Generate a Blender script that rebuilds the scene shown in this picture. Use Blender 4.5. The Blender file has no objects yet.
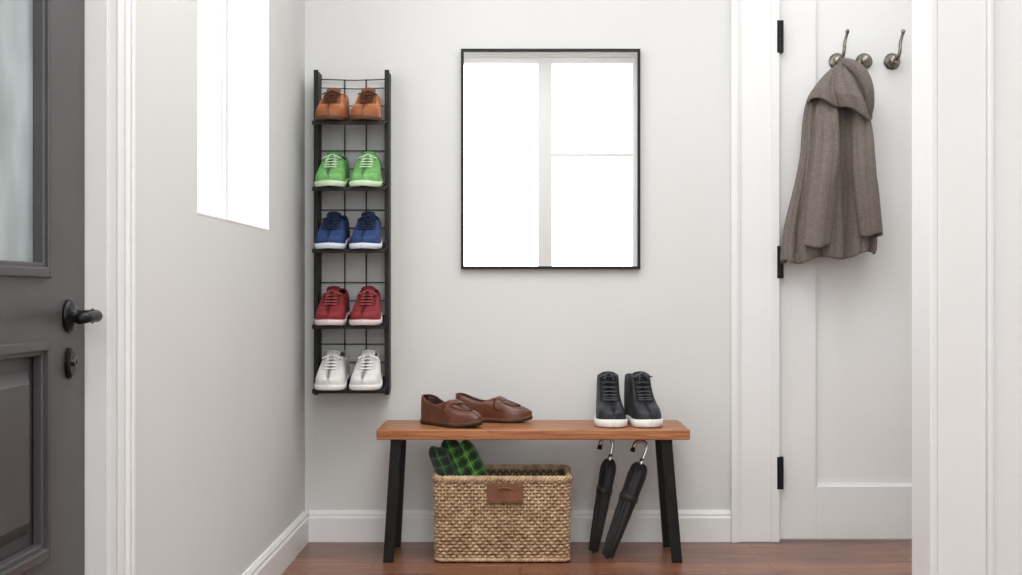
import bpy, math, random
from mathutils import Vector, Matrix
random.seed(4)
scene = bpy.context.scene
pi = math.pi

def lin(c):
    c = c/255.0
    return c/12.92 if c <= 0.04045 else ((c+0.055)/1.055)**2.4
def rgb(r, g, b): return (lin(r), lin(g), lin(b), 1.0)

# ---------------------------------------------------------------- materials
def base_mat(name, col, rough=0.5, metal=0.0, spec=0.5, coat=0.0, sheen=0.0):
    m = bpy.data.materials.new(name); m.use_nodes = True
    nt = m.node_tree; b = nt.nodes['Principled BSDF']
    b.inputs['Base Color'].default_value = col
    b.inputs['Roughness'].default_value = rough
    b.inputs['Metallic'].default_value = metal
    b.inputs['Specular IOR Level'].default_value = spec
    b.inputs['Coat Weight'].default_value = coat
    b.inputs['Sheen Weight'].default_value = sheen
    return m, nt, b
def noise_mat(name, c1, c2, scale=20, rough=0.5, bump=0.0, bscale=None, stretch=(1,1,1), detail=4,
              metal=0.0, spec=0.5, coat=0.0, sheen=0.0, bdist=0.002):
    m, nt, b = base_mat(name, c1, rough, metal, spec, coat, sheen)
    tc = nt.nodes.new('ShaderNodeTexCoord'); mp = nt.nodes.new('ShaderNodeMapping')
    mp.inputs['Scale'].default_value = stretch
    nt.links.new(tc.outputs['Object'], mp.inputs['Vector'])
    n = nt.nodes.new('ShaderNodeTexNoise'); n.inputs['Scale'].default_value = scale; n.inputs['Detail'].default_value = detail
    nt.links.new(mp.outputs['Vector'], n.inputs['Vector'])
    r = nt.nodes.new('ShaderNodeValToRGB')
    r.color_ramp.elements[0].position = 0.3; r.color_ramp.elements[1].position = 0.7
    r.color_ramp.elements[0].color = c1; r.color_ramp.elements[1].color = c2
    nt.links.new(n.outputs['Fac'], r.inputs['Fac']); nt.links.new(r.outputs['Color'], b.inputs['Base Color'])
    if bump > 0:
        n2 = nt.nodes.new('ShaderNodeTexNoise'); n2.inputs['Scale'].default_value = bscale or scale*3; n2.inputs['Detail'].default_value = 3
        nt.links.new(mp.outputs['Vector'], n2.inputs['Vector'])
        bp = nt.nodes.new('ShaderNodeBump'); bp.inputs['Strength'].default_value = bump; bp.inputs['Distance'].default_value = bdist
        nt.links.new(n2.outputs['Fac'], bp.inputs['Height']); nt.links.new(bp.outputs['Normal'], b.inputs['Normal'])
    return m

M = {}
M['wall'] = noise_mat('wall_paint', rgb(216,217,216), rgb(218,219,218), 3, 0.85, 0.05, 250, spec=0.2)
M['ceil'] = noise_mat('ceiling_paint', rgb(236,236,235), rgb(238,238,237), 3, 0.9, 0.03, 200, spec=0.2)
M['trim'] = noise_mat('trim_paint', rgb(232,233,233), rgb(235,236,236), 4, 0.4, 0.02, 60, spec=0.35)
M['doorwhite'] = noise_mat('door_white_paint', rgb(232,233,233), rgb(235,236,236), 4, 0.4, 0.02, 60, spec=0.4)
M['doordark'] = noise_mat('door_charcoal_paint', rgb(70,68,70), rgb(76,74,76), 6, 0.4, 0.04, 80, spec=0.4)
M['black'] = noise_mat('black_metal', rgb(17,17,18), rgb(24,24,25), 30, 0.5, 0.05, 200, spec=0.3)
M['blackdeep'] = noise_mat('black_iron', rgb(20,20,21), rgb(28,27,27), 30, 0.35, 0.03, 200, metal=0.5)
M['bronze'] = noise_mat('aged_pewter', rgb(98,92,84), rgb(150,144,134), 60, 0.32, 0.1, 200, metal=0.95)
M['chrome'] = noise_mat('brushed_chrome', rgb(185,185,185), rgb(212,211,209), 60, 0.25, 0, metal=1.0)
M['coat'] = noise_mat('taupe_wool', rgb(106,97,92), rgb(130,120,114), 150, 0.95, 0.7, 450, detail=6, spec=0.1, sheen=0.1)
M['leather'] = noise_mat('brown_leather', rgb(88,48,33), rgb(110,63,43), 14, 0.36, 0.15, 300, coat=0.15)
M['leatherin'] = noise_mat('leather_lining', rgb(46,28,20), rgb(60,36,26), 20, 0.7)
M['leathersole'] = noise_mat('dark_sole', rgb(44,28,21), rgb(58,38,28), 20, 0.6)
M['leatherwelt'] = noise_mat('tan_welt', rgb(112,70,46), rgb(132,86,58), 20, 0.6)
M['label'] = noise_mat('leather_label', rgb(112,70,45), rgb(132,86,58), 30, 0.55, 0.2, 300)
M['umbrella'] = noise_mat('umbrella_fabric', rgb(20,20,22), rgb(30,30,33), 60, 0.6, 0.15, 600, sheen=0.1)
M['wire'] = M['black']

def mat_wood(name, cols, axis_stretch, rough=0.35, planks=None):
    m, nt, b = base_mat(name, cols[0], rough)
    tc = nt.nodes.new('ShaderNodeTexCoord'); mp = nt.nodes.new('ShaderNodeMapping')
    mp.inputs['Scale'].default_value = axis_stretch
    nt.links.new(tc.outputs['Object'], mp.inputs['Vector'])
    n = nt.nodes.new('ShaderNodeTexNoise'); n.inputs['Scale'].default_value = 6; n.inputs['Detail'].default_value = 9; n.inputs['Distortion'].default_value = 0.8
    n.inputs['Roughness'].default_value = 0.62
    nt.links.new(mp.outputs['Vector'], n.inputs['Vector'])
    r = nt.nodes.new('ShaderNodeValToRGB'); e = r.color_ramp.elements
    e[0].position = 0.33; e[0].color = cols[0]; e[1].position = 0.67; e[1].color = cols[2]
    k = e.new(0.5); k.color = cols[1]
    nt.links.new(n.outputs['Fac'], r.inputs['Fac'])
    out = r.outputs['Color']
    bp = nt.nodes.new('ShaderNodeBump'); bp.inputs['Strength'].default_value = 0.15; bp.inputs['Distance'].default_value = 0.001
    nt.links.new(n.outputs['Fac'], bp.inputs['Height'])
    if planks:
        br = nt.nodes.new('ShaderNodeTexBrick')
        br.inputs['Scale'].default_value = 1.0; br.inputs['Brick Width'].default_value = planks[0]
        br.inputs['Row Height'].default_value = planks[1]; br.inputs['Mortar Size'].default_value = 0.0014
        br.inputs['Color1'].default_value = (0.70,0.68,0.67,1); br.inputs['Color2'].default_value = (1.30,1.27,1.24,1)
        br.inputs['Mortar'].default_value = (0.2,0.16,0.14,1); br.offset = 0.37
        nt.links.new(tc.outputs['Object'], br.inputs['Vector'])
        mx = nt.nodes.new('ShaderNodeMix'); mx.data_type = 'RGBA'; mx.blend_type = 'MULTIPLY'; mx.inputs[0].default_value = 1
        nt.links.new(out, mx.inputs[6]); nt.links.new(br.outputs['Color'], mx.inputs[7]); out = mx.outputs[2]
    nt.links.new(out, b.inputs['Base Color']); nt.links.new(bp.outputs['Normal'], b.inputs['Normal'])
    return m
M['floor'] = mat_wood('wood_floor', [rgb(92,58,44), rgb(124,82,62), rgb(154,108,84)], (0.7,11,1), 0.3, (1.3,0.075))
M['benchwood'] = mat_wood('bench_wood', [rgb(130,77,44), rgb(164,104,63), rgb(190,130,86)], (1.0,14,22), 0.38)

def mat_frost():
    m = bpy.data.materials.new('frosted_glass'); m.use_nodes = True; nt = m.node_tree
    nt.nodes.clear(); o = nt.nodes.new('ShaderNodeOutputMaterial')
    t = nt.nodes.new('ShaderNodeBsdfTranslucent'); g = nt.nodes.new('ShaderNodeBsdfGlossy'); g.inputs['Roughness'].default_value = 0.15
    tc = nt.nodes.new('ShaderNodeTexCoord'); mp = nt.nodes.new('ShaderNodeMapping'); mp.inputs['Scale'].default_value = (1,6,2)
    n = nt.nodes.new('ShaderNodeTexNoise'); n.inputs['Scale'].default_value = 2.2; n.inputs['Detail'].default_value = 5
    r = nt.nodes.new('ShaderNodeValToRGB'); r.color_ramp.elements[0].position = 0.3; r.color_ramp.elements[1].position = 0.7
    r.color_ramp.elements[0].color = rgb(184,187,186); r.color_ramp.elements[1].color = rgb(210,213,212)
    nt.links.new(tc.outputs['Object'], mp.inputs['Vector']); nt.links.new(mp.outputs['Vector'], n.inputs['Vector'])
    nt.links.new(n.outputs['Fac'], r.inputs['Fac']); nt.links.new(r.outputs['Color'], t.inputs['Color'])
    mx = nt.nodes.new('ShaderNodeMixShader'); mx.inputs[0].default_value = 0.08
    nt.links.new(t.outputs[0], mx.inputs[1]); nt.links.new(g.outputs[0], mx.inputs[2]); nt.links.new(mx.outputs[0], o.inputs['Surface'])
    return m
M['frost'] = mat_frost()
def mat_glass():
    m = bpy.data.materials.new('window_glass'); m.use_nodes = True; nt = m.node_tree
    nt.nodes.clear(); o = nt.nodes.new('ShaderNodeOutputMaterial')
    t = nt.nodes.new('ShaderNodeBsdfTransparent'); g = nt.nodes.new('ShaderNodeBsdfGlossy'); g.inputs['Roughness'].default_value = 0.02
    mx = nt.nodes.new('ShaderNodeMixShader'); mx.inputs[0].default_value = 0.05
    nt.links.new(t.outputs[0], mx.inputs[1]); nt.links.new(g.outputs[0], mx.inputs[2]); nt.links.new(mx.outputs[0], o.inputs['Surface'])
    return m
M['glass'] = mat_glass()
M['mirror'] = base_mat('mirror_silver', (0.95,0.95,0.95,1), 0.01, 1.0)[0]

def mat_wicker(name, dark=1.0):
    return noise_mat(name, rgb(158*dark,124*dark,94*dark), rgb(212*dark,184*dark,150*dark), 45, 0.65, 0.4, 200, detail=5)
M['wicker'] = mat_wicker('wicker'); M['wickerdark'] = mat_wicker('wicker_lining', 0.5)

def mat_plaid(name, basec, dk, line, fu, fv):
    m, nt, b = base_mat(name, (0,0,0,1), 0.9, sheen=0.2)
    tc = nt.nodes.new('ShaderNodeTexCoord'); sx = nt.nodes.new('ShaderNodeSeparateXYZ')
    nt.links.new(tc.outputs['UV'], sx.inputs[0])
    def band(sock, freq, thr, ph=0.0):
        a = nt.nodes.new('ShaderNodeMath'); a.operation = 'MULTIPLY_ADD'; a.inputs[1].default_value = freq; a.inputs[2].default_value = ph
        f = nt.nodes.new('ShaderNodeMath'); f.operation = 'FRACT'; g = nt.nodes.new('ShaderNodeMath'); g.operation = 'LESS_THAN'; g.inputs[1].default_value = thr
        nt.links.new(sock, a.inputs[0]); nt.links.new(a.outputs[0], f.inputs[0]); nt.links.new(f.outputs[0], g.inputs[0]); return g.outputs[0]
    def mix(fac, amt, c, prev):
        mu = nt.nodes.new('ShaderNodeMath'); mu.operation = 'MULTIPLY'; mu.inputs[1].default_value = amt
        nt.links.new(fac, mu.inputs[0])
        x = nt.nodes.new('ShaderNodeMix'); x.data_type = 'RGBA'; nt.links.new(mu.outputs[0], x.inputs[0])
        if prev is None: x.inputs[6].default_value = basec
        else: nt.links.new(prev, x.inputs[6])
        x.inputs[7].default_value = c; return x.outputs[2]
    u, v = sx.outputs[0], sx.outputs[1]
    p = mix(band(u, fu, 0.5), 0.7, dk, None)
    p = mix(band(v, fv, 0.45), 0.7, dk, p)
    p = mix(band(u, fu, 0.07, 0.27), 0.7, line, p)
    p = mix(band(v, fv, 0.07, 0.27), 0.7, line, p)
    nt.links.new(p, b.inputs['Base Color']); return m
M['plaid'] = mat_plaid('green_plaid', rgb(58,126,48), rgb(16,26,26), rgb(130,180,84), 5, 7)
M['plaid2'] = mat_plaid('dark_plaid', rgb(32,70,44), rgb(16,22,30), rgb(84,128,66), 5, 7)

# ---------------------------------------------------------------- mesh builder
class MB:
    def __init__(s): s.v = []; s.f = []; s.m = []; s.uv = {}
    def box(s, x0, x1, y0, y1, z0, z1, mat=0):
        o = len(s.v)
        s.v += [(x0,y0,z0),(x1,y0,z0),(x1,y1,z0),(x0,y1,z0),(x0,y0,z1),(x1,y0,z1),(x1,y1,z1),(x0,y1,z1)]
        for f in [(0,3,2,1),(4,5,6,7),(0,1,5,4),(1,2,6,5),(2,3,7,6),(3,0,4,7)]:
            s.f.append(tuple(o+i for i in f)); s.m.append(mat)
        return s
    def obox(s, a, b, wx, wy, mat=0):
        o = len(s.v)
        for p in (a, b):
            for dx, dy in ((-1,-1),(1,-1),(1,1),(-1,1)):
                s.v.append((p[0]+dx*wx/2, p[1]+dy*wy/2, p[2]))
        for f in [(0,1,2,3),(7,6,5,4),(0,4,5,1),(1,5,6,2),(2,6,7,3),(3,7,4,0)]:
            s.f.append(tuple(o+i for i in f)); s.m.append(mat)
    def grid(s, rows, cu=False, cv=False, mat=0, matf=None, uv=False):
        o = len(s.v); n = len(rows); k = len(rows[0])
        for r in rows: s.v += [tuple(p) for p in r]
        for i in range(n if cv else n-1):
            for j in range(k if cu else k-1):
                a = o+i*k+j; b = o+i*k+(j+1) % k; c = o+((i+1) % n)*k+(j+1) % k; d = o+((i+1) % n)*k+j
                s.f.append((a,b,c,d)); s.m.append(matf(i,j) if matf else mat)
                if uv: s.uv[len(s.f)-1] = [(j/k,i/n),((j+1)/k,i/n),((j+1)/k,(i+1)/n),(j/k,(i+1)/n)]
        return o
    def cap(s, idx, mat=0): s.f.append(tuple(idx)); s.m.append(mat)
    def tube(s, path, r, n=8, mat=0, closed=False, caps=True, flat=1.0):
        P = [Vector(p) for p in path]; rows = []; N = len(P); up = None
        for i, p in enumerate(P):
            if closed: t = P[(i+1) % N]-P[i-1]
            else: t = P[min(i+1,N-1)]-P[max(i-1,0)]
            if t.length < 1e-9: t = Vector((0,0,1))
            t.normalize()
            if up is None:
                up = Vector((0,0,1)) if abs(t.z) < 0.9 else Vector((0,1,0))
            a = t.cross(up)
            if a.length < 1e-5: a = t.cross(Vector((1,0,0)))
            a.normalize(); b2 = a.cross(t).normalized()
            up = b2
            rr = r(i/(N-1)) if callable(r) else r
            rows.append([p+a*math.cos(2*pi*j/n)*rr+b2*math.sin(2*pi*j/n)*rr*flat for j in range(n)])
        o = s.grid(rows, cu=True, cv=closed, mat=mat)
        if caps and not closed:
            s.cap([o+j for j in range(n)][::-1], mat); s.cap([o+(N-1)*n+j for j in range(n)], mat)
    def lathe(s, prof, c, axis='z', n=24, mat=0):
        rows = []
        for r, h in prof:
            row = []
            for j in range(n):
                a = 2*pi*j/n; u = r*math.cos(a); w = r*math.sin(a)
                if axis == 'z': row.append((c[0]+u, c[1]+w, c[2]+h))
                elif axis == 'y': row.append((c[0]+u, c[1]+h, c[2]+w))
                else: row.append((c[0]+h, c[1]+u, c[2]+w))
            rows.append(row)
        o = s.grid(rows, cu=True, mat=mat)
        s.cap([o+j for j in range(n)], mat); s.cap([o+(len(prof)-1)*n+j for j in range(n)], mat)
    def sheet(s, rows, off, mat=0):
        off = Vector(off)
        top = [[Vector(p)+off for p in r] for r in rows]; bot = [[Vector(p) for p in r] for r in rows]
        o = s.grid(top, mat=mat); q = s.grid(bot, mat=mat); n = len(rows); k = len(rows[0])
        ed = [(0,j) for j in range(k)]+[(i,k-1) for i in range(1,n)]+[(n-1,j) for j in range(k-2,-1,-1)]+[(i,0) for i in range(n-2,0,-1)]
        for a in range(len(ed)):
            i,j = ed[a]; i2,j2 = ed[(a+1) % len(ed)]
            s.f.append((o+i*k+j, q+i*k+j, q+i2*k+j2, o+i2*k+j2)); s.m.append(mat)
    def done(s, name, mats, parent=None, smooth=False, bevel=0.0, sub=0, fixn=True):
        me = bpy.data.meshes.new(name); me.from_pydata(s.v, [], s.f); me.update()
        for mt in mats: me.materials.append(mt)
        for p, mi in zip(me.polygons, s.m): p.material_index = mi
        if s.uv:
            ul = me.uv_layers.new(name='UVMap')
            for p in me.polygons:
                if p.index in s.uv:
                    for li, c in zip(p.loop_indices, s.uv[p.index]): ul.data[li].uv = c
        if fixn:
            import bmesh
            bm = bmesh.new(); bm.from_mesh(me); bmesh.ops.recalc_face_normals(bm, faces=bm.faces); bm.to_mesh(me); bm.free()
        if smooth:
            for p in me.polygons: p.use_smooth = True
        ob = bpy.data.objects.new(name, me); scene.collection.objects.link(ob)
        if parent: ob.parent = parent
        if bevel > 0:
            md = ob.modifiers.new('bevel','BEVEL'); md.width = bevel; md.segments = 2; md.limit_method = 'ANGLE'; md.angle_limit = math.radians(40)
        return ob
def empty(name, loc=(0,0,0)):
    e = bpy.data.objects.new(name, None); scene.collection.objects.link(e); e.empty_display_size = 0.1; e.location = loc
    return e
def interp(pts, t):
    if t <= pts[0][0]: return pts[0][1]
    if t >= pts[-1][0]: return pts[-1][1]
    for i in range(len(pts)-1):
        if pts[i][0] <= t <= pts[i+1][0]:
            x0,y0 = pts[i]; x1,y1 = pts[i+1]
            m0 = (y1-pts[i-1][1])/(x1-pts[i-1][0]) if i > 0 else (y1-y0)/(x1-x0)
            m1 = (pts[i+2][1]-y0)/(pts[i+2][0]-x0) if i+2 < len(pts) else (y1-y0)/(x1-x0)
            h = x1-x0; u = (t-x0)/h
            return (2*u**3-3*u*u+1)*y0+(u**3-2*u*u+u)*h*m0+(-2*u**3+3*u*u)*y1+(u**3-u*u)*h*m1

# ---------------------------------------------------------------- room
XL = -0.774; YB = 4.32; YF = -0.6; XR = 2.0; ZC = 2.75; T = 0.15
b = MB(); b.box(XL-T, XR+T, YF-T, YB+T, -0.1, 0.0); b.done('floor', [M['floor']])
b = MB(); b.box(XL-T, XR+T, YF-T, YB+T, ZC, ZC+0.1); b.done('ceiling', [M['ceil']])
DT = 2.25
b = MB(); b.box(XL-T, 0.915, YB, YB+T, 0, ZC); b.box(1.735, XR+T, YB, YB+T, 0, ZC); b.box(0.915, 1.735, YB, YB+T, DT+0.01, ZC)
b.done('wall_back', [M['wall']])
W0, W1, WZ0, WZ1 = 2.875, 3.70, 1.086, 2.30
b = MB(); X0 = XL-T
b.box(X0, XL, YF-T, 1.335, 0, ZC); b.box(X0, XL, 1.335, 2.262, 2.055, ZC)
b.box(X0, XL, 2.262, W0, 0, ZC); b.box(X0, XL, W1, YB, 0, ZC)
b.box(X0, XL, W0, W1, 0, WZ0); b.box(X0, XL, W0, W1, WZ1, ZC)
b.done('wall_left', [M['wall']])
b = MB(); b.box(XR, XR+T, YF-T, YB, 0, ZC); b.done('wall_right', [M['wall']])
FX0, FX1, FZ0, FZ1 = -0.62, 0.885, 0.75, 2.69
b = MB(); b.box(XL, FX0, YF-T, YF, 0, ZC); b.box(FX1, XR, YF-T, YF, 0, ZC)
b.box(FX0, FX1, YF-T, YF, 0, FZ0); b.box(FX0, FX1, YF-T, YF, FZ1, ZC)
b.done('wall_front', [M['wall']])
b = MB(); b.box(0.870, XR, 2.515, 2.60, 0, ZC); b.done('wall_partition', [M['wall']])
b = MB()
b.box(0.854, 0.870, 2.497, 2.618, 0, ZC-0.002)
b.box(0.870, 0.972, 2.499, 2.515, 0, ZC-0.002)
b.box(0.972, 0.984, 2.489, 2.515, 0, ZC-0.002)
b.box(0.984, 1.12, 2.506, 2.515, 0, ZC-0.002)
b.box(0.870, 0.972, 2.60, 2.615, 0, ZC-0.002)
b.done('trim_1', [M['trim']], bevel=0.003)

# window 1 (left wall)
wr = empty('window_1', (0,0,0))
b = MB(); xo = XL-0.128
b.box(xo-0.04, xo, W0+0.005, W0+0.045, WZ0+0.005, WZ1-0.005); b.box(xo-0.04, xo, W1-0.03, W1-0.005, WZ0+0.005, WZ1-0.005)
b.box(xo-0.038, xo-0.002, W0+0.045, W1-0.03, WZ0+0.005, WZ0+0.045); b.box(xo-0.038, xo-0.002, W0+0.045, W1-0.03, WZ1-0.045, WZ1-0.005)
b.box(xo-0.03, xo+0.008, 3.58, 3.62, WZ0+0.005, WZ1-0.005)
b.done('frame', [M['trim']], wr, bevel=0.003)
b = MB(); b.box(xo-0.022, xo-0.018, W0+0.04, W1-0.03, WZ0+0.04, WZ1-0.04); b.done('pane', [M['glass']], wr)
b = MB(); e = 0.004
b.box(xo, XL+0.0005, W1-e, W1-0.0005, WZ0, WZ1); b.box(xo, XL+0.0005, W0+0.0005, W0+e, WZ0, WZ1)
b.box(xo, XL+0.0005, W0+e, W1-e, WZ0+0.0005, WZ0+e); b.box(xo, XL+0.0005, W0+e, W1-e, WZ1-e, WZ1-0.0005)
b.done('reveal_lining', [M['trim']], wr)

# window 2 (behind camera)
wf = empty('window_2', (0,0,0)); b = MB(); y0, y1 = YF-0.07, YF-0.01
b.box(FX0, FX0+0.05, y0, y1, FZ0, FZ1); b.box(FX1-0.02, FX1, y0, y1, FZ0, FZ1)
b.box(FX0+0.05, FX1-0.02, y0, y1, FZ0, FZ0+0.05); b.box(FX0+0.05, FX1-0.02, y0, y1, FZ1-0.045, FZ1)
b.box(0.139, 0.246, y0+0.002, y1-0.002, FZ0+0.05, FZ1-0.045); b.box(0.246, FX1-0.02, y0+0.01, y1-0.01, 1.93, 1.955)
b.done('frame', [M['trim']], wf)
b = MB(); b.box(FX0+0.05, 0.139, YF-0.045, YF-0.041, FZ0+0.05, FZ1-0.045); b.box(0.246, FX1-0.02, YF-0.045, YF-0.041, FZ0+0.05, 1.93)
b.box(0.246, FX1-0.02, YF-0.045, YF-0.041, 1.955, FZ1-0.045); b.done('pane', [M['glass']], wf)

def baseboard(name, p0, p1, nrm):
    prof = [(0,0),(0.016,0),(0.016,0.085),(0.012,0.092),(0.012,0.100),(0.005,0.112),(0,0.112)]
    b = MB(); rows = []
    for p in (p0, p1): rows.append([(p[0]+nrm[0]*d, p[1]+nrm[1]*d, z) for d, z in prof])
    o = b.grid(rows, cu=True); k = len(prof)
    b.cap([o+i for i in range(k)]); b.cap([o+k+i for i in range(k)])
    b.done(name, [M['trim']])
baseboard('baseboard_back', (XL+0.016, YB), (0.756, YB), (0,-1))
baseboard('baseboard_left', (XL, 2.335), (XL, YB), (1,0))
baseboard('baseboard_right', (XR, 2.62), (XR, YB), (-1,0))
baseboard('baseboard_front', (XL, YF), (XR, YF), (0,1))

# casing of the white door
b = MB()
for sgn, xi, xo_ in ((1, 0.930, 0.756), (-1, 1.722, 1.896)):
    xs = sorted((xi, xo_))
    b.box(xs[0], xs[1], YB-0.016, YB, 0, DT+0.17)
    a = sorted((xo_, xo_+sgn*0.024)); b.box(a[0], a[1], YB-0.030, YB-0.016, 0, DT+0.17)
    a = sorted((xo_+sgn*0.024, xo_+sgn*0.034)); b.box(a[0], a[1], YB-0.023, YB-0.016, 0, DT+0.17)
    a = sorted((xi-sgn*0.030, xi)); b.box(a[0], a[1], YB-0.022, YB-0.016, 0, DT)
b.box(0.930, 1.722, YB-0.016, YB, DT, DT+0.17)
b.box(0.916, 0.932, YB, YB+0.13, 0, DT); b.box(1.720, 1.734, YB, YB+0.13, 0, DT)
b.done('trim_2', [M['trim']], bevel=0.002)

# white door
d = empty('door_1', (0,0,0)); b = MB(); dx0, dx1 = 0.936, 1.716; yf, yb = 4.330, 4.370
st = 0.132; dtp = DT-0.01; rt = DT-0.14
b.box(dx0, dx0+st, yf, yb, 0.006, dtp); b.box(dx1-st, dx1, yf, yb, 0.006, dtp)
b.box(dx0+st, dx1-st, yf, yb, 0.006, 0.196); b.box(dx0+st, dx1-st, yf, yb, rt, dtp)
b.done('stiles_and_rails', [M['doorwhite']], d, bevel=0.002)
b = MB(); b.box(dx0+st-0.01, dx1-st+0.01, yf+0.016, yb-0.006, 0.18, rt+0.02); b.done('panel', [M['doorwhite']], d)
b = MB()
for x0, x1 in ((dx0+st, dx0+st+0.006), (dx1-st-0.006, dx1-st)): b.box(x0, x1, yf+0.010, yf+0.018, 0.196, rt)
b.box(dx0+st, dx1-st, yf+0.010, yf+0.018, 0.196, 0.202); b.box(dx0+st, dx1-st, yf+0.010, yf+0.018, rt-0.006, rt)
b.done('panel_bead', [M['doorwhite']], d)
b = MB()
for zc in (1.812, 1.004, 0.248):
    b.box(0.936, 0.946, YB+0.0065, YB+0.0098, zc-0.056, zc+0.056)
    for k in range(5):
        b.lathe([(0.0065,0),(0.0065,0.0215)], (0.932, YB-0.0235, zc-0.056+k*0.0226), n=12)
    b.box(0.921, 0.944, YB-0.0235, YB-0.0215, zc-0.058, zc+0.058)
    b.box(0.932, 0.938, YB-0.022, YB+0.006, zc-0.056, zc+0.056)
b.done('hinges', [M['black']], d)
YP = yf+0.016
def hook(name, x, z, prong):
    h = empty(name, (0,0,0)); b = MB()
    b.lathe([(0.024,0),(0.030,-0.002),(0.030,-0.006),(0.024,-0.011),(0.013,-0.013),(0.012,-0.022)], (x, YP, z), 'y', 24)
    b.lathe([(0.004,-0.022),(0.016,-0.024),(0.019,-0.030),(0.016,-0.037),(0.006,-0.041)], (x, YP, z), 'y', 20)
    b.done('rosette', [M['bronze']], h, smooth=False, bevel=0.001)
    if prong:
        b = MB()
        path = [(x, YP-0.02, z-0.005), (x+0.002, YP-0.045, z-0.006), (x+0.006, YP-0.062, z+0.008), (x+0.010, YP-0.064, z+0.03),
                (x+0.013, YP-0.058, z+0.055), (x+0.018, YP-0.056, z+0.075), (x+0.022, YP-0.062, z+0.092)]
        pp = []
        for i in range(len(path)-1):
            for k in range(5):
                u = k/5; pp.append([interp([(j, path[j][c]) for j in range(len(path))], i+u) for c in range(3)])
        pp.append(path[-1])
        b.tube(pp, lambda t: 0.0070-0.002*t, 10)
        b.lathe([(0.002,-0.009),(0.006,-0.006),(0.0075,0),(0.006,0.006),(0.002,0.009)], (path[-1][0], path[-1][1], path[-1][2]+0.003), 'z', 14)
        low = [(x, YP-0.02, z-0.012), (x, YP-0.034, z-0.022), (x, YP-0.048, z-0.018), (x, YP-0.054, z-0.008)]
        b.tube(low, 0.0045, 8)
        b.done('prong', [M['bronze']], h, smooth=True)
hook('coat_hook', 1.147, 1.731, True)
hook('coat_hook', 1.245, 1.731, False)
hook('coat_hook', 1.346, 1.731, True)

# ---------------------------------------------------------------- left charcoal door
d = empty('door_2', (0,0,0)); XD = -0.815; b = MB(); xb = XD-0.045
ya, yz = 1.36, 2.246
g1 = 2.068; g0 = ya+0.18; zr0, zr1 = 0.806, 0.937; zp0 = 0.455
b.box(xb, XD, g1, yz, 0.008, 2.03); b.box(xb, XD, ya, g0, 0.008, 2.03)
b.box(xb, XD, g0, g1, 1.88, 2.03); b.box(xb, XD, g0, g1, zr0, zr1); b.box(xb, XD, g0, g1, 0.008, zp0)
b.done('stiles_and_rails', [M['doordark']], d)
b = MB()
def ring(b, y0, y1, z0, z1, w, x0, x1):
    b.box(x0, x1, y0, y0+w, z0, z1); b.box(x0, x1, y1-w, y1, z0, z1)
    b.box(x0, x1, y0+w, y1-w, z0, z0+w); b.box(x0, x1, y0+w, y1-w, z1-w, z1)
ring(b, g0-0.012, g1+0.012, zr1-0.012, 1.892, 0.018, XD-0.006, XD+0.007)
ring(b, g0, g1, zr1, 1.88, 0.014, XD-0.02, XD+0.001)
ring(b, g0-0.012, g1+0.012, zp0-0.012, zr0+0.012, 0.018, XD-0.006, XD+0.007)
ring(b, g0, g1, zp0, zr0, 0.014, XD-0.02, XD-0.002)
b.done('mouldings', [M['doordark']], d, bevel=0.003)
b = MB(); prof = [(0, XD-0.022), (0.035, XD-0.020), (0.060, XD-0.006), (0.064, XD-0.006)]
rows = [[(x, g0+i, zp0+i), (x, g1-i, zp0+i), (x, g1-i, zr0-i), (x, g0+i, zr0-i)] for i, x in prof]
o = b.grid(rows, cu=True); b.cap([o+12+i for i in range(4)])
b.done('raised_panel', [M['doordark']], d)
b = MB(); b.box(XD-0.028, XD-0.022, g0-0.005, g1+0.005, 0.93, 1.885); b.done('frosted_glass', [M['frost']], d)
b = MB(); yh, zh = 2.165, 0.857
b.lathe([(0.030,0),(0.030,0.005),(0.026,0.009),(0.014,0.012),(0.011,0.020),(0.011,0.040),(0.014,0.044)], (XD, yh, zh), 'x', 28)
b.tube([(XD+0.044, yh, zh), (XD+0.052, yh-0.004, zh), (XD+0.058, yh-0.02, zh), (XD+0.058, yh-0.06, zh-0.001), (XD+0.056, yh-0.10, zh-0.003)], lambda t: 0.012-0.003*t, 14)
b.done('lever_handle', [M['blackdeep']], d, smooth=True)
b = MB()
pr = []
for i in range(32):
    a = 2*pi*i/32; pr.append((yh+0.019*math.cos(a), 0.772+0.028*math.sin(a)))
rows = [[(XD, y, z) for y, z in pr], [(XD+0.006, y, z) for y, z in pr], [(XD+0.009, yh+(y-yh)*0.8, 0.772+(z-0.772)*0.8) for y, z in pr]]
o = b.grid(rows, cu=True); b.cap([o+64+i for i in range(32)])
b.lathe([(0.009,0.009),(0.009,0.014),(0.007,0.015)], (XD, yh, 0.775), 'x', 20, mat=1)
b.box(XD+0.0145, XD+0.016, yh-0.0015, yh+0.0015, 0.770, 0.781, 0)
b.done('keyhole_plate', [M['blackdeep'], M['bronze']], d)
b = MB()
b.box(XL-T, XL+0.001, 2.250, 2.262, 0, 2.053); b.box(XL-T, XL+0.001, 1.335, 1.355, 0, 2.053)
b.box(XL-T, XL+0.001, 1.355, 2.250, 2.037, 2.053)
b.box(xb-0.02, xb-0.004, 2.235, 2.250, 0, 2.035)
for y0, y1, s_ in ((2.256, 2.335, 1), (1.26, 1.34, -1)):
    b.box(XL, XL+0.014, y0, y1, 0, 2.13)
    if s_ > 0:
        b.box(XL+0.014, XL+0.020, y0, y0+0.012, 0, 2.06); b.box(XL+0.014, XL+0.022, y1-0.028, y1, 0, 2.13); b.box(XL+0.022, XL+0.027, y1-0.014, y1, 0, 2.13)
b.box(XL, XL+0.014, 1.34, 2.256, 2.05, 2.13)
b.done('trim_3', [M['trim']], bevel=0.002)

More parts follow.
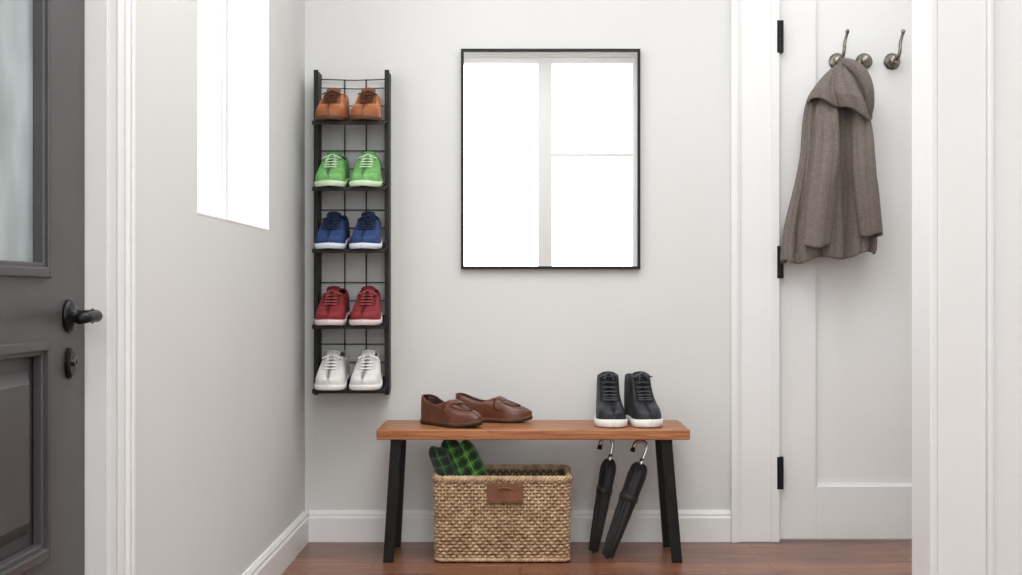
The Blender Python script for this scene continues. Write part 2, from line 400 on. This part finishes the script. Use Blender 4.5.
# ---------------------------------------------------------------- mirror
mr = empty('wall_mirror', (0,0,0)); b = MB()
mx0, mx1, mz0, mz1 = -0.2115, 0.431, 0.979, 1.768; w = 0.010
b.box(mx0, mx0+w, YB-0.024, YB-0.001, mz0, mz1); b.box(mx1-w, mx1, YB-0.024, YB-0.001, mz0, mz1)
b.box(mx0+w, mx1-w, YB-0.024, YB-0.001, mz0, mz0+w); b.box(mx0+w, mx1-w, YB-0.024, YB-0.001, mz1-w, mz1)
b.done('frame', [M['black']], mr)
b = MB(); b.box(mx0+w-0.002, mx1-w+0.002, YB-0.017, YB-0.004, mz0+w-0.002, mz1-w+0.002); b.done('mirror_glass', [M['mirror']], mr)

# ---------------------------------------------------------------- bench
bn = empty('bench', (0,0,0)); b = MB()
BZ = 0.444
b.box(-0.4735, 0.560, 3.95, 4.25, BZ-0.034, BZ); b.done('seat', [M['benchwood']], bn, bevel=0.004)
b = MB()
for sx, xt, xbm in ((-1, -0.412, -0.437), (1, 0.487, 0.521)):
    b.obox((xbm, 3.985, 0), (xt, 3.985, BZ-0.042), 0.034, 0.022)
    b.obox((xbm+sx*-0.004, 4.225, 0), (xt, 4.225, BZ-0.042), 0.026, 0.022)
    b.box(xt-0.018, xt+0.018, 3.975, 4.236, BZ-0.043, BZ-0.034)
b.done('legs', [M['black']], bn, bevel=0.0015)

# ---------------------------------------------------------------- shoes
def make_shoe(name, P, mats, loc, rot, pitch=0.0, side=1):
    L = P['L']; b = MB(); st_ = P['sole']; NT = 56; TK = 0.0035; HS = P.get('hs', 1.0)
    def hgt(t): return interp(P['h'], t)*HS
    def wid(t):
        w = interp(P['w'], t)
        h0 = P.get('hr', 0.14); t0 = P.get('tr', 0.26)
        if t < h0: w *= math.sqrt(max(0, 1-((h0-t)/h0)**2))
        if t > 1-t0: w *= max(0, 1-((t-(1-t0))/t0)**P.get('tp', 2.2))**0.5
        return w
    def cx(t): return side*P.get('curve', 0.006)*math.sin(pi*t) - side*0.004*t
    def spring(t): return P.get('spring', 0.010)*max(0, (t-0.72)/0.28)**2
    def yy(t): return L/2 - t*L
    def surf(t, x):
        w = max(wid(t), 1e-4); c = min(1, abs(x)/w); a = math.acos(c**(1/P['p'])) if c < 1 else 0
        return st_ + spring(t) + hgt(t)*math.sin(a)**P['q']
    ts = [0.5-0.5*math.cos(pi*i/NT) for i in range(NT+1)]
    NO, NI = 14, 6
    rows = []; op = P['open']
    for t in ts:
        w = max(wid(t), 0.0006); h = hgt(t); o_ = 0.0003
        if op[0] < t < op[1]:
            o_ = w-TK-P.get('lean', 0.003)
            ta_ = op[1]-P.get('vl', 0.14)
            if t > ta_: o_ *= math.sqrt(max(0, 1-((t-ta_)/(op[1]-ta_))**2))
            o_ = max(o_, 0.0003)
        dp = min(P['od'], h-0.004)*min(1, (o_-0.0003)/0.010)
        half = []
        for i in range(NO+1):
            a = (pi/2)*i/NO
            half.append((o_+(w-o_)*math.cos(a)**P['p'], h*math.sin(a)**P['q']))
        for i in range(1, NI+1):
            u = i/NI
            half.append((o_*(1+0.05*min(1, u*1.5)) if u < 0.7 else o_*1.05*(1-(u-0.7)/0.3), h-dp*min(1, u/0.7)))
        full = [(x, z) for x, z in half] + [(-x, z) for x, z in half[:-1][::-1]]
        rows.append([(cx(t)+x, yy(t), st_-0.001+spring(t)+z) for x, z in full])
    K = len(rows[0])
    def mf(i, j):
        t = (ts[i]+ts[i+1])/2; jj = j if j < K//2 else K-2-j
        if jj >= NO and t < op[1]+0.005: return 1
        tn = P.get('throat')
        if tn and tn[0] < t < tn[1] and jj >= NO-4: return 4
        if P.get('cap') and t > P['cap']: return 5
        return 0
    b.grid(rows, matf=mf)
    ns = 60; rings = []; ex = P.get('welt', 0.003)
    def outline(k, z):
        r = []
        for i in range(ns+1):
            t = 0.5-0.5*math.cos(pi*i/ns); r.append((cx(t)+wid(t)+k*(1 if 0 < i < ns else 0), yy(t)+(k if i == 0 else -k if i == ns else 0), z+spring(t)))
        for i in range(ns-1, 0, -1):
            t = 0.5-0.5*math.cos(pi*i/ns); r.append((cx(t)-wid(t)-k, yy(t), z+spring(t)))
        return r
    for k, z in ((-0.003, 0), (ex*0.7, 0.002), (ex, st_*0.5), (ex, st_), (-0.002, st_+0.0015)): rings.append(outline(k, z))
    o = b.grid(rings, cu=True, mat=2); n = len(rings[0]); b.cap([o+i for i in range(n)], 2)
    if P.get('welt2'):
        b.tube([(x, y, z) for x, y, z in outline(0.0005, st_+0.001)], 0.0018, 5, 3, closed=True)
    path = []; i0 = [i for i, t in enumerate(ts) if op[0] < t < op[1]]
    for i in i0: path.append(rows[i][NO])
    for i in i0[::-1]: path.append(rows[i][K-1-NO])
    b.tube(path, P.get('cr', 0.003), 8, 0, closed=True)
    if P.get('tongue'):
        t1, t0_, hw, up = P['tongue']; R = []
        for i in range(9):
            u = i/8; t = t1+(t0_-t1)*u; r = []
            for j in range(9):
                x = (j/8-0.5)*2*hw*(0.85+0.2*u)
                z = st_+hgt(max(t, P.get('tz', 0)))-0.003+0.004*u+up*u**1.5 - 8*x*x*(0.6+0.4*u) - (0.004 if (i == 8 and j in (0,8)) else 0)
                r.append((cx(t)+x, yy(t), z))
            R.append(r)
        b.sheet(R, (0, 0.001, 0.005), 4)
    if P.get('lace'):
        ta, tb, n_, lw = P['lace']; rad = P.get('lr', 0.0026); ly = P.get('ly', 0.0)
        for i in range(n_):
            t = ta+(tb-ta)*i/(n_-1); t2 = t+(tb-ta)/(n_-1)*0.45
            for s_ in (1,-1):
                path = []
                for k in range(11):
                    u = k/10; x = s_*(u*2-1)*lw; tt = t+(t2-t)*u
                    path.append((cx(tt)+x, yy(tt)-ly, surf(max(tt, op[1]), x)+0.0035-ly*0.3))
                b.tube(path, rad, 6, 3, flat=0.7)
        for s_ in (1,-1):
            for i in range(n_):
                t = ta+(tb-ta)*i/(n_-1); x = s_*lw
                b.tube([(cx(t)+x*1.02, yy(t)-ly, surf(max(t, op[1]), x)+k*0.0016) for k in (0, 1, 2)], 0.0036, 8, 3)
        t = ta; z0 = st_+hgt(max(t, op[1]))+0.010
        for s_ in (1,-1):
            path = []
            for k in range(17):
                a = 2*pi*k/16; x = s_*(0.016*(1-math.cos(a))); y = yy(t)-0.002-0.009*math.sin(a)-0.5*abs(x)-ly
                path.append((cx(t)+x, y, z0-0.40*abs(x)))
            b.tube(path, rad*0.9, 6, 3)
            b.tube([(cx(t), yy(t)-0.004, z0), (cx(t)+s_*0.010, yy(t)-0.016-ly, z0-0.006), (cx(t)+s_*0.016, yy(t)-0.032-ly, z0-0.022)], rad*0.9, 6, 3)
    if P.get('apron'):
        tA, tB, fr_ = P['apron']; path = []
        for k in range(61):
            a = pi*k/60; t = tA+(tB-tA)*math.sin(a)**0.75; x = fr_*wid(min(t, 0.66))*math.copysign(abs(math.cos(a))**0.8, math.cos(a))
            path.append((cx(t)+x, yy(t), surf(t, x)+0.0010))
        b.tube(path, 0.0022, 6, 0)
        for k in range(2, 60, 2):
            p = Vector(path[k]); c = Vector((cx(0.6), yy(0.62), p.z)); dr = (c-p); dr.z = 0; dr.normalize()
            b.tube([p-dr*0.003+Vector((0,0,0.001)), p+Vector((0,0,0.0022)), p+dr*0.003+Vector((0,0,0.001))], 0.0007, 4, 1)
    if P.get('strap'):
        sa, sb = P['strap']; R = []
        for i in range(5):
            t = sa+(sb-sa)*i/4; r = []
            for j in range(25):
                w = wid(t); a = pi*(0.06+0.88*j/24); c = math.cos(a); x = w*0.985*(abs(c)**P['p'])*(1 if c > 0 else -1)
                r.append((cx(t)+x, yy(t)+0.010*c*c, surf(t, x)))
            R.append(r)
        b.sheet(R, (0, 0, 0.0035), 0)
    if P.get('seam'):
        t = P['seam']
        for s_ in (1,-1):
            b.tube([(cx(t+0.05*u)+s_*(wid(t+0.05*u)+0.0004-(0.004*u*u)), yy(t+0.05*u), st_+hgt(t)*u*0.9) for u in [k/10 for k in range(11)]], 0.0011, 5, 1)
    ob = b.done(name, mats, smooth=True)
    ob.location = loc; ob.rotation_euler = (math.radians(pitch), 0, math.radians(rot))
    return ob

SN = dict(L=0.245, sole=0.018, p=0.5, q=0.72, spring=0.010, welt=0.0035, od=0.055, open=(0.035,0.45), cr=0.0038,
          w=[(0,0.041),(0.15,0.041),(0.4,0.043),(0.68,0.051),(0.85,0.050),(1,0.046)], tr=0.22, vl=0.12, lean=0.006,
          h=[(0,0.078),(0.12,0.068),(0.26,0.060),(0.40,0.074),(0.47,0.080),(0.58,0.066),(0.72,0.048),(0.88,0.036),(1,0.018)],
          throat=(0.45,0.72), tongue=(0.50,0.36,0.024,0.014), tz=0.45, lace=(0.47,0.71,5,0.020), seam=0.2)
BT = dict(L=0.245, sole=0.025, p=0.45, q=0.7, spring=0.003, welt=0.005, od=0.11, open=(0.03,0.42), cr=0.0035,
          w=[(0,0.037),(0.15,0.039),(0.4,0.040),(0.68,0.049),(0.85,0.048),(1,0.044)], tr=0.22, vl=0.10, lean=0.003,
          h=[(0,0.140),(0.15,0.136),(0.30,0.138),(0.42,0.142),(0.47,0.118),(0.54,0.090),(0.64,0.064),(0.78,0.048),(0.90,0.038),(1,0.022)],
          throat=(0.42,0.66), tongue=(0.46,0.36,0.026,0.006), tz=0.42, lace=(0.43,0.66,7,0.022), lr=0.0026, ly=0.003, seam=0.22)
LF = dict(L=0.275, sole=0.012, p=0.45, q=0.62, spring=0.012, welt=0.003, od=0.070, open=(0.025,0.50), cr=0.0028, curve=0.010, hs=1.2,
          w=[(0,0.035),(0.15,0.038),(0.4,0.039),(0.66,0.048),(0.82,0.045),(1,0.034)], tr=0.34, tp=1.9, vl=0.16, lean=0.004,
          h=[(0,0.072),(0.10,0.066),(0.22,0.055),(0.36,0.048),(0.46,0.054),(0.54,0.062),(0.64,0.053),(0.78,0.040),(0.90,0.030),(1,0.014)],
          apron=(0.52,0.84,0.72), strap=(0.56,0.64), seam=0.26, welt2=True)
def smats(tag, up, up2, sole, lace, tongue, accent, lining=None, rough=0.75, b_=0.3):
    a = noise_mat(tag+'_upper', up, up2, 40, rough, b_, 500)
    l = noise_mat(tag+'_lining', lining or rgb(50,50,52), lining or rgb(60,60,62), 40, 0.9)
    s = noise_mat(tag+'_sole', sole, sole, 20, 0.55)
    c = noise_mat(tag+'_laces', lace, lace, 80, 0.9, 0.3, 600)
    t = noise_mat(tag+'_tongue', tongue, tongue, 40, 0.85, 0.2, 500)
    x = noise_mat(tag+'_accent', accent, accent, 40, 0.6, 0.2, 400)
    return [a,l,s,c,t,x]
sets = [
 ('orange_leather_shoe', smats('orange_shoe', rgb(166,96,50), rgb(196,122,68), rgb(90,54,34), rgb(84,50,32), rgb(120,68,40), rgb(148,86,48), rgb(64,40,30), 0.45, 0.1), 1.479, dict(sole=0.014, cap=0.84)),
 ('green_sneaker', smats('green_shoe', rgb(98,160,88), rgb(126,186,110), rgb(200,222,190), rgb(192,220,182), rgb(100,164,90), rgb(96,186,80), rgb(45,80,45)), 1.253, {}),
 ('blue_sneaker', smats('blue_shoe', rgb(26,52,96), rgb(38,70,122), rgb(210,220,228), rgb(20,34,66), rgb(18,34,66), rgb(26,70,150), rgb(14,22,40)), 1.041, {}),
 ('red_sneaker', smats('red_shoe', rgb(120,32,38), rgb(144,44,50), rgb(220,206,204), rgb(152,68,70), rgb(100,24,30), rgb(150,28,40), rgb(48,16,20)), 0.781, {}),
 ('white_sneaker', smats('white_shoe', rgb(218,218,216), rgb(230,230,228), rgb(236,236,234), rgb(240,240,238), rgb(208,208,206), rgb(226,226,224), rgb(130,128,126)), 0.560, {}),
]
# ---------------------------------------------------------------- shoe rack
rk = empty('wall_shoe_rack', (0,0,0)); b = MB()
rxl, rxr = -0.717, -0.468; tilt = math.radians(10)
for x in (rxl, rxr):
    b.box(x-0.004, x+0.004, 4.222, YB-0.004, 0.535, 1.678)
    b.box(x-0.008, x+0.008, 4.216, 4.226, 0.535, 1.678)
b.done('side_panels', [M['black']], rk, bevel=0.001)
b = MB()
for _, _, z, _ in sets:
    ya_, yb_ = 4.105, 4.300
    z0, z1 = z, z+(yb_-ya_)*math.tan(tilt)
    o = len(b.v)
    for yy_, zz in ((ya_, z0), (yb_, z1)):
        for x in (rxl+0.006, rxr+0.004):
            b.v += [(x, yy_, zz-0.004), (x, yy_, zz)]
    for f in [(0,1,3,2),(4,6,7,5),(0,4,5,1),(2,3,7,6),(1,5,7,3),(0,2,6,4)]:
        b.f.append(tuple(o+i for i in f)); b.m.append(0)
    b.box(rxl+0.006, rxr+0.006, ya_-0.004, ya_+0.0, z0-0.010, z0+0.004)
b.done('shelves', [M['black']], rk)
b = MB()
for x in (rxl+0.088, rxl+0.165):
    b.tube([(x, YB-0.012, 0.55), (x, YB-0.012, 1.660)], 0.0024, 6)
zz = [1.660] + [s_[2]+dz for s_ in sets for dz in (0.085, 0.150)]
for z in zz: b.tube([(rxl, YB-0.015, z), ((rxl+rxr)/2, YB-0.015, z-(0.004 if z > 1.6 else 0)), (rxr, YB-0.015, z)], 0.002, 6)
for x in (rxl, rxr):
    for z in (0.56, 1.665): b.box(x-0.004, x+0.004, YB-0.006, YB-0.001, z-0.012, z+0.012)
b.done('wire_back', [M['wire']], rk)
for nm, mats, z, over in sets:
    P = dict(SN); P.update(over)
    for k, x in enumerate((-0.648, -0.534)):
        yc = 4.186
        zc = z+(yc-4.105)*math.tan(tilt)+0.0015
        make_shoe(nm, P, mats, (x, yc, zc), (-2, 2)[k], 10, (-1, 1)[k])

bm_ = smats('black_boot', rgb(30,33,38), rgb(44,48,54), rgb(236,236,234), rgb(72,74,78), rgb(18,20,23), rgb(34,37,42), rgb(14,15,17), 0.45, 0.25)
make_shoe('black_ankle_boot', BT, bm_, (0.308, 4.110, BZ+0.0005), 0, 0, -1)
make_shoe('black_ankle_boot', BT, bm_, (0.416, 4.110, BZ+0.0005), 10, 0, 1)
lm = [M['leather'], M['leatherin'], M['leathersole'], M['leatherwelt'], M['leather'], M['leather']]
make_shoe('brown_loafer', LF, lm, (-0.233, 4.075, BZ+0.0005), 46, 0, -1)
make_shoe('brown_loafer', LF, lm, (-0.092, 4.190, BZ+0.0005), 77, 0, 1)

# ---------------------------------------------------------------- wicker basket
bk = empty('wicker_basket', (0,0,0))
bx0, bx1, by0, by1, bh = -0.290, 0.172, 3.965, 4.240, 0.288
bcx, bcy = (bx0+bx1)/2, (by0+by1)/2
def rrect(hw, hd, r, n):
    per = 4*(hw-r)+4*(hd-r)+2*pi*r; out = []
    for i in range(n):
        s = per*i/n
        parts = [(2*(hw-r),'a'),(pi*r/2,'A'),(2*(hd-r),'b'),(pi*r/2,'B'),(2*(hw-r),'c'),(pi*r/2,'C'),(2*(hd-r),'d'),(pi*r/2,'D')]
        for ln, k in parts:
            if s <= ln: break
            s -= ln
        if k == 'a': p = (-hw+r+s, -hd); nn = (0,-1)
        elif k == 'b': p = (hw, -hd+r+s); nn = (1,0)
        elif k == 'c': p = (hw-r-s, hd); nn = (0,1)
        elif k == 'd': p = (-hw, hd-r-s); nn = (-1,0)
        else:
            c = {'A':(hw-r,-hd+r,-pi/2),'B':(hw-r,hd-r,0),'C':(-hw+r,hd-r,pi/2),'D':(-hw+r,-hd+r,pi)}[k]
            a = c[2]+s/r; nn = (math.cos(a), math.sin(a)); p = (c[0]+r*nn[0], c[1]+r*nn[1])
        out.append((p, nn))
    return out
hw, hd = (bx1-bx0)/2-0.008, (by1-by0)/2-0.008
NS = 124; b = MB(); rowsN = 24
def taper(z): return 0.975+0.025*(z/bh)
ptsW = rrect(hw, hd, 0.025, NS*4)
for r_ in range(rowsN):
    z = 0.010+(bh-0.030)*r_/(rowsN-1); k = taper(z); path = []
    for i, (p, n_) in enumerate(ptsW):
        off = 0.0048*math.cos(pi*i/4+pi*r_)
        path.append((bcx+p[0]*k+n_[0]*off, bcy+p[1]*k+n_[1]*off, z+0.0010*math.sin(i*0.37+r_*2.1)))
    b.tube(path, 0.0050, 6, closed=True)
b.done('weave', [M['wicker']], bk, smooth=True)
b = MB()
for i in range(0, NS*4, 4):
    p, n_ = ptsW[i]; k0, k1 = taper(0), taper(bh)
    b.tube([(bcx+p[0]*k0, bcy+p[1]*k0, 0.003), (bcx+p[0]*k1, bcy+p[1]*k1, bh-0.012)], 0.0030, 5)
b.done('stakes', [M['wicker']], bk, smooth=True)
b = MB()
for ph in range(3):
    path = []
    for i, (p, n_) in enumerate(ptsW):
        a = 2*pi*i/14+2*pi*ph/3; off = 0.006*math.cos(a)
        path.append((bcx+p[0]+n_[0]*off, bcy+p[1]+n_[1]*off, bh-0.010+0.006*math.sin(a)))
    b.tube(path, 0.0062, 6, closed=True)
    path = [(x, y, 0.0105+0.35*(z-bh+0.010)) for x, y, z in path]
    b.tube([(bcx+(x-bcx)*0.975, bcy+(y-bcy)*0.975, z) for x, y, z in path], 0.0055, 6, closed=True)
b.done('braided_rim', [M['wicker']], bk, smooth=True)
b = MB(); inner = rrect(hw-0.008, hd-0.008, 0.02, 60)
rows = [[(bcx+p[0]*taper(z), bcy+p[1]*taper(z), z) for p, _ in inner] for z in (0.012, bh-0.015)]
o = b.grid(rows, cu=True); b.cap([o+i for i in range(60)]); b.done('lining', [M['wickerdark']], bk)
b = MB(); yl = by0-0.0055
b.box(-0.110, 0.010, yl-0.004, yl, 0.202, 0.266)
b.tube([(-0.075, yl-0.006, 0.248), (-0.049, yl-0.010, 0.253), (-0.023, yl-0.006, 0.248)], 0.0035, 8)
for x in (-0.100, 0.0):
    for z in (0.212, 0.256): b.lathe([(0.003,0),(0.003,-0.002),(0.001,-0.003)], (x, yl-0.004, z), 'y', 10)
b.done('leather_label', [M['label']], bk, bevel=0.0015)

# plaid scarf, folded and rolled, leaning out of the basket towards the left
b = MB()
def roll(a, c, rx, ry, ph, mat):
    A, C = Vector(a), Vector(c); t = (C-A).normalized(); u = t.cross(Vector((0,1,0))).normalized(); w_ = u.cross(t).normalized()
    rows = []; NJ = 96; NVv = 36
    for i in range(NVv+1):
        v = i/NVv; s = 1.0-0.06*math.cos(5*v)
        if v > 0.84: s *= 0.35+0.65*math.sqrt(max(0, 1-((v-0.84)/0.16)**2))
        r = []
        for j in range(NJ):
            an = 2*pi*j/NJ
            f = 0.88+0.18*abs(math.sin(1.5*an+ph+0.9*v))**0.5
            r.append(A+(C-A)*v+u*rx*s*f*math.cos(an)+w_*ry*s*f*math.sin(an)+t*0.008*math.cos(an+ph)*v)
        rows.append(r)
    o = b.grid(rows, cu=True, uv=True, mat=mat)
    b.cap([o+NVv*NJ+j for j in range(NJ)], mat); b.cap([o+j for j in range(NJ)], mat)
roll((-0.195, 4.050, 0.17), (-0.284, 4.030, 0.378), 0.031, 0.038, 0.3, 1)
roll((-0.145, 4.080, 0.17), (-0.246, 4.075, 0.396), 0.033, 0.040, 1.2, 0)
roll((-0.095, 4.075, 0.17), (-0.196, 4.050, 0.388), 0.031, 0.040, 2.3, 0)
b.done('plaid_scarf', [M['plaid'], M['plaid2']], smooth=True)

# ---------------------------------------------------------------- umbrellas
def umbrella(tip, top, yaw, fat):
    from mathutils import Quaternion
    tip, top = Vector(tip), Vector(top); e = empty('folded_umbrella', tip)
    Lh = (top-tip).length; b = MB(); hs = Lh-0.028; ct_ = Lh-0.088
    prof = [(0.006,0.014),(0.010,0.019),(0.08,0.023),(0.16,0.026),(0.22,0.028),(ct_-0.03,0.030),(ct_-0.012,0.029),(ct_,0.022),(ct_+0.006,0.011)]
    rows = []
    for h, r in prof:
        row = []
        for j in range(64):
            a = 2*pi*j/64; f = ((j/64*8+h*2.0) % 1.0); r2 = r*fat*(0.82+0.22*f)
            row.append((r2*math.cos(a), r2*math.sin(a), h+(0.006*math.cos(a*8) if abs(h-ct_) < 0.02 else 0)))
        rows.append(row)
    o = b.grid(rows, cu=True); b.cap([o+i for i in range(64)]); b.cap([o+(len(prof)-1)*64+i for i in range(64)])
    b.done('canopy', [M['umbrella']], e, smooth=True)
    b = MB(); k = fat*1.07
    b.lathe([(0.0272*k,0.205),(0.0282*k,0.206),(0.0286*k,0.224),(0.0276*k,0.225)], (0,0,0), 'z', 32)
    b.lathe([(0.002,0),(0.0045,0.001),(0.006,0.008)], (0,0,0), 'z', 12)
    b.done('strap_and_ferrule', [M['umbrella']], e, smooth=True)
    b = MB(); R_ = 0.022
    path = [(0,0,ct_), (0,0,ct_+0.03), (0,0,hs-0.012)]
    for k in range(15):
        a = pi*k/14*1.02; path.append((-R_+R_*math.cos(a), 0, hs+R_*math.sin(a)))
    path.append((-2*R_, 0, hs-0.012))
    b.tube(path, lambda t: 0.0062+0.0014*t, 12)
    b.lathe([(0.0075,ct_),(0.0095,ct_+0.006),(0.0095,ct_+0.024),(0.006,ct_+0.028)], (0,0,0), 'z', 16)
    b.done('crook_handle', [M['chrome']], e, smooth=True)
    b = MB(); b.tube([(-2*R_,0,hs-0.010), (-2*R_,0,hs-0.024)], 0.0084, 12); b.done('handle_tip', [M['blackdeep']], e, smooth=True)
    e.rotation_mode = 'QUATERNION'
    e.rotation_quaternion = Vector((0,0,1)).rotation_difference((top-tip).normalized()) @ Quaternion((0,0,1), math.radians(yaw))
umbrella((0.250, 4.110, 0.003), (0.326, 4.165, 0.394), 15, 0.92)
umbrella((0.290, 4.030, 0.003), (0.440, 4.090, 0.386), 8, 1.08)

# ---------------------------------------------------------------- coat
ct = empty('hanging_coat', (0,0,0)); YS = yf-0.002
def pil(x, p=0.6): return abs(math.sin(x))**p
CZ = [(1.715,1.140,1.162),(1.690,1.108,1.190),(1.650,1.070,1.212),(1.595,1.030,1.226),(1.53,1.012,1.236),(1.46,1.004,1.234),(1.38,0.996,1.232),
      (1.28,0.978,1.242),(1.16,0.950,1.256),(1.09,0.936,1.264),(1.01,0.931,1.260)]
CL = sorted([(a,l) for a,l,r in CZ]); CR = sorted([(a,r) for a,l,r in CZ])
def shell(name, fold, z0, hemf, dep0, dep1, amp0, amp1, vis, NV=90, NU=260, sc=1.0, yback=0.0):
    b = MB(); rows = []
    for i in range(NV+1):
        v = i/NV; row = []
        for j in range(NU):
            th = 2*pi*j/NU; cs, sn = math.cos(th), math.sin(th)
            z = z0+(hemf(th)-z0)*v
            l, r = interp(CL, z), interp(CR, z); cxx, hw_ = (l+r)/2, (r-l)/2*sc
            dep = dep0+dep1*min(1, v*vis)**0.7
            F = (fold(th, v)-0.5)*(amp0+amp1*min(1, v*1.3))
            fr = max(0, -sn)**0.5
            x = cxx+hw_*cs+cs*F*0.30; y = YS-0.006-dep-yback+(dep*sn if sn < 0 else (dep+yback)*sn*0.95)-F*fr
            row.append((x, min(y, YS-0.001), z))
        rows.append(row)
    last = rows[-1]; cxm = sum(p[0] for p in last)/NU; cym = sum(p[1] for p in last)/NU
    for k_, zz_ in ((0.96, -0.001), (0.86, 0.03)):
        rows.append([(cxm+(p[0]-cxm)*k_, cym+(p[1]-cym)*k_*0.8, p[2]+zz_) for p in last])
    o = b.grid(rows, cu=True); b.cap([o+j for j in range(NU)]); b.cap([o+(NV+2)*NU+j for j in range(NU)])
    return b.done(name, [M['coat']], ct, smooth=True)
def f_body(th, v):
    w = th+0.10*math.sin(3*v+1)
    return 0.50*pil(3.0*w+0.4+0.5*v)+0.34*pil(5.5*w+1.6-0.6*v, .7)+0.16*pil(11*w+2*v, .8)
shell('body', f_body, 1.705, lambda th: 1.024+0.020*math.cos(th-0.4)+0.008*math.sin(6*th), 0.018, 0.040, 0.006, 0.056, 2.2)
def sleeve(name, path, radii, flat, ph):
    b = MB(); N = 70; rows = []; K = 72
    for i in range(N+1):
        v = i/N; k = v*(len(path)-1)
        p = [interp([(q, path[q][c]) for q in range(len(path))], k) for c in range(3)]
        rr = interp([(q/(len(radii)-1), radii[q]) for q in range(len(radii))], v); row = []
        for j in range(K):
            a = 2*pi*j/K
            f = 0.90+0.24*(pil(1.5*a+ph+0.8*v)-0.5)+0.16*(pil(2.5*a+ph*2-1.2*v, .7)-0.5)+0.10*(pil(9*v+0.8*math.sin(a+ph), .7)-0.5)*(math.sin(pi*min(1,v*1.1))**2 if v < .9 else 0)
            row.append((p[0]+rr*math.cos(a)*f, min(p[1]+rr*flat*math.sin(a)*f, YS-0.002), p[2]+0.006*math.cos(a*2+ph)))
        rows.append(row)
    last = rows[-1]; c = Vector(path[-1])
    for k_, zz_ in ((0.85, 0.0), (0.78, 0.05)):
        rows.append([(c.x+(q[0]-c.x)*k_, c.y+(q[1]-c.y)*k_, q[2]+zz_) for q in last])
    o = b.grid(rows, cu=True); b.cap([o+j for j in range(K)]); b.cap([o+(len(rows)-1)*K+j for j in range(K)])
    b.done(name, [M['coat']], ct, smooth=True)
sleeve('sleeve_1', [(1.085,4.236,1.60),(1.078,4.201,1.52),(1.070,4.171,1.38),(1.048,4.164,1.22),(1.030,4.168,1.055)], [0.016,0.038,0.042,0.045,0.043], 0.85, 0.3)
sleeve('sleeve_2', [(1.185,4.246,1.60),(1.196,4.211,1.50),(1.196,4.186,1.36),(1.208,4.181,1.22),(1.226,4.191,1.095)], [0.014,0.032,0.038,0.040,0.038], 0.85, 1.7)
def f_hood(th, v):
    w = th-0.7*v
    return 0.68*pil(2.2*w+0.9, .55)+0.32*pil(5*w+0.3, .7)
def hood_hem(th):
    cs = math.cos(th); return 1.540+0.035*math.exp(-((cs+0.85)/0.4)**2)-0.045*math.exp(-((cs-0.75)/0.4)**2)
shell('hood', f_hood, 1.722, hood_hem, 0.024, 0.056, 0.006, 0.056, 1.3, NV=60, sc=1.03, yback=0.004)
b = MB(); rows = []
pth = [(1.142,4.245,1.718),(1.163,4.203,1.695),(1.190,4.172,1.655),(1.209,4.165,1.605),(1.218,4.180,1.550),(1.216,4.200,1.500)]
for i in range(61):
    v = i/60; k = v*(len(pth)-1)
    p = [interp([(q, pth[q][c]) for q in range(len(pth))], k) for c in range(3)]
    k0 = max(0, k-0.04); k2 = min(len(pth)-1, k+0.04)
    t = Vector([interp([(q, pth[q][c]) for q in range(len(pth))], k2)-interp([(q, pth[q][c]) for q in range(len(pth))], k0) for c in range(3)]).normalized()
    a = t.cross(Vector((0,1,0))).normalized(); n = a.cross(t).normalized()
    r = 0.009+0.011*math.sin(pi*min(1, v*1.02))**0.7
    rows.append([Vector(p)+a*r*math.cos(2*pi*j/40)*(1+0.10*math.sin(8*v+j*0.314))+n*r*0.7*math.sin(2*pi*j/40)*(1+0.3*pil(2*pi*j/40*1.5+3*v)) for j in range(40)])
o = b.grid(rows, cu=True); b.cap([o+j for j in range(40)]); b.cap([o+60*40+j for j in range(40)])
b.done('hood_edge', [M['coat']], ct, smooth=True)
b = MB(); b.tube([(1.150, YP-0.03, 1.708), (1.149, YP-0.045, 1.728), (1.152, YP-0.060, 1.722), (1.156, YP-0.05, 1.708), (1.158, YP-0.03, 1.700)], 0.003, 8)
b.done('hanging_loop', [M['coat']], ct, smooth=True)

# ---------------------------------------------------------------- lights, world, camera
w = bpy.data.worlds.new('sky'); scene.world = w; w.use_nodes = True
bg = w.node_tree.nodes['Background']; bg.inputs[0].default_value = (0.97,0.985,1.0,1); bg.inputs[1].default_value = 1.3
def area(name, loc, rot, sx, sy, power, col=(1,1,1)):
    l = bpy.data.lights.new(name, 'AREA'); l.shape = 'RECTANGLE'; l.size = sx; l.size_y = sy; l.energy = power; l.color = col
    o = bpy.data.objects.new(name, l); scene.collection.objects.link(o); o.location = loc; o.rotation_euler = rot
    return o
area('daylight_front_window', ((FX0+FX1)/2, YF-0.35, 1.8), (math.radians(90),0,0), 1.9, 2.3, 66, (1,0.995,0.985))
area('daylight_side_window', (XL-0.45, 3.1, 1.9), (0, math.radians(-90), 0), 1.5, 1.4, 18, (0.98,0.99,1))
area('overhead_fill', (0.1, 2.5, ZC-0.03), (0,0,0), 1.1, 1.8, 36, (1,0.995,0.98))  # added soft fill under the ceiling, stands for no known fixture
area('entry_fill', (0.3, 0.6, ZC-0.03), (0,0,0), 1.0, 0.8, 14, (1,0.995,0.98))  # added fill, brightens the window frame reflected in the mirror
area('nook_fill', (1.35, 3.35, ZC-0.03), (0,0,0), 0.6, 0.9, 9, (1,0.995,0.98))  # added fill, lifts the dark right-hand nook and white door

cam = bpy.data.cameras.new('camera'); co = bpy.data.objects.new('camera', cam); scene.collection.objects.link(co)
co.location = (0, 0, 0.904); co.rotation_euler = (math.radians(90), 0, 0)
cam.sensor_width = 36; cam.lens = 1200/1022*36; cam.shift_x = -9/1022; cam.shift_y = 2.5/1022; cam.clip_start = 0.05
scene.camera = co
scene.view_settings.view_transform = 'Standard'
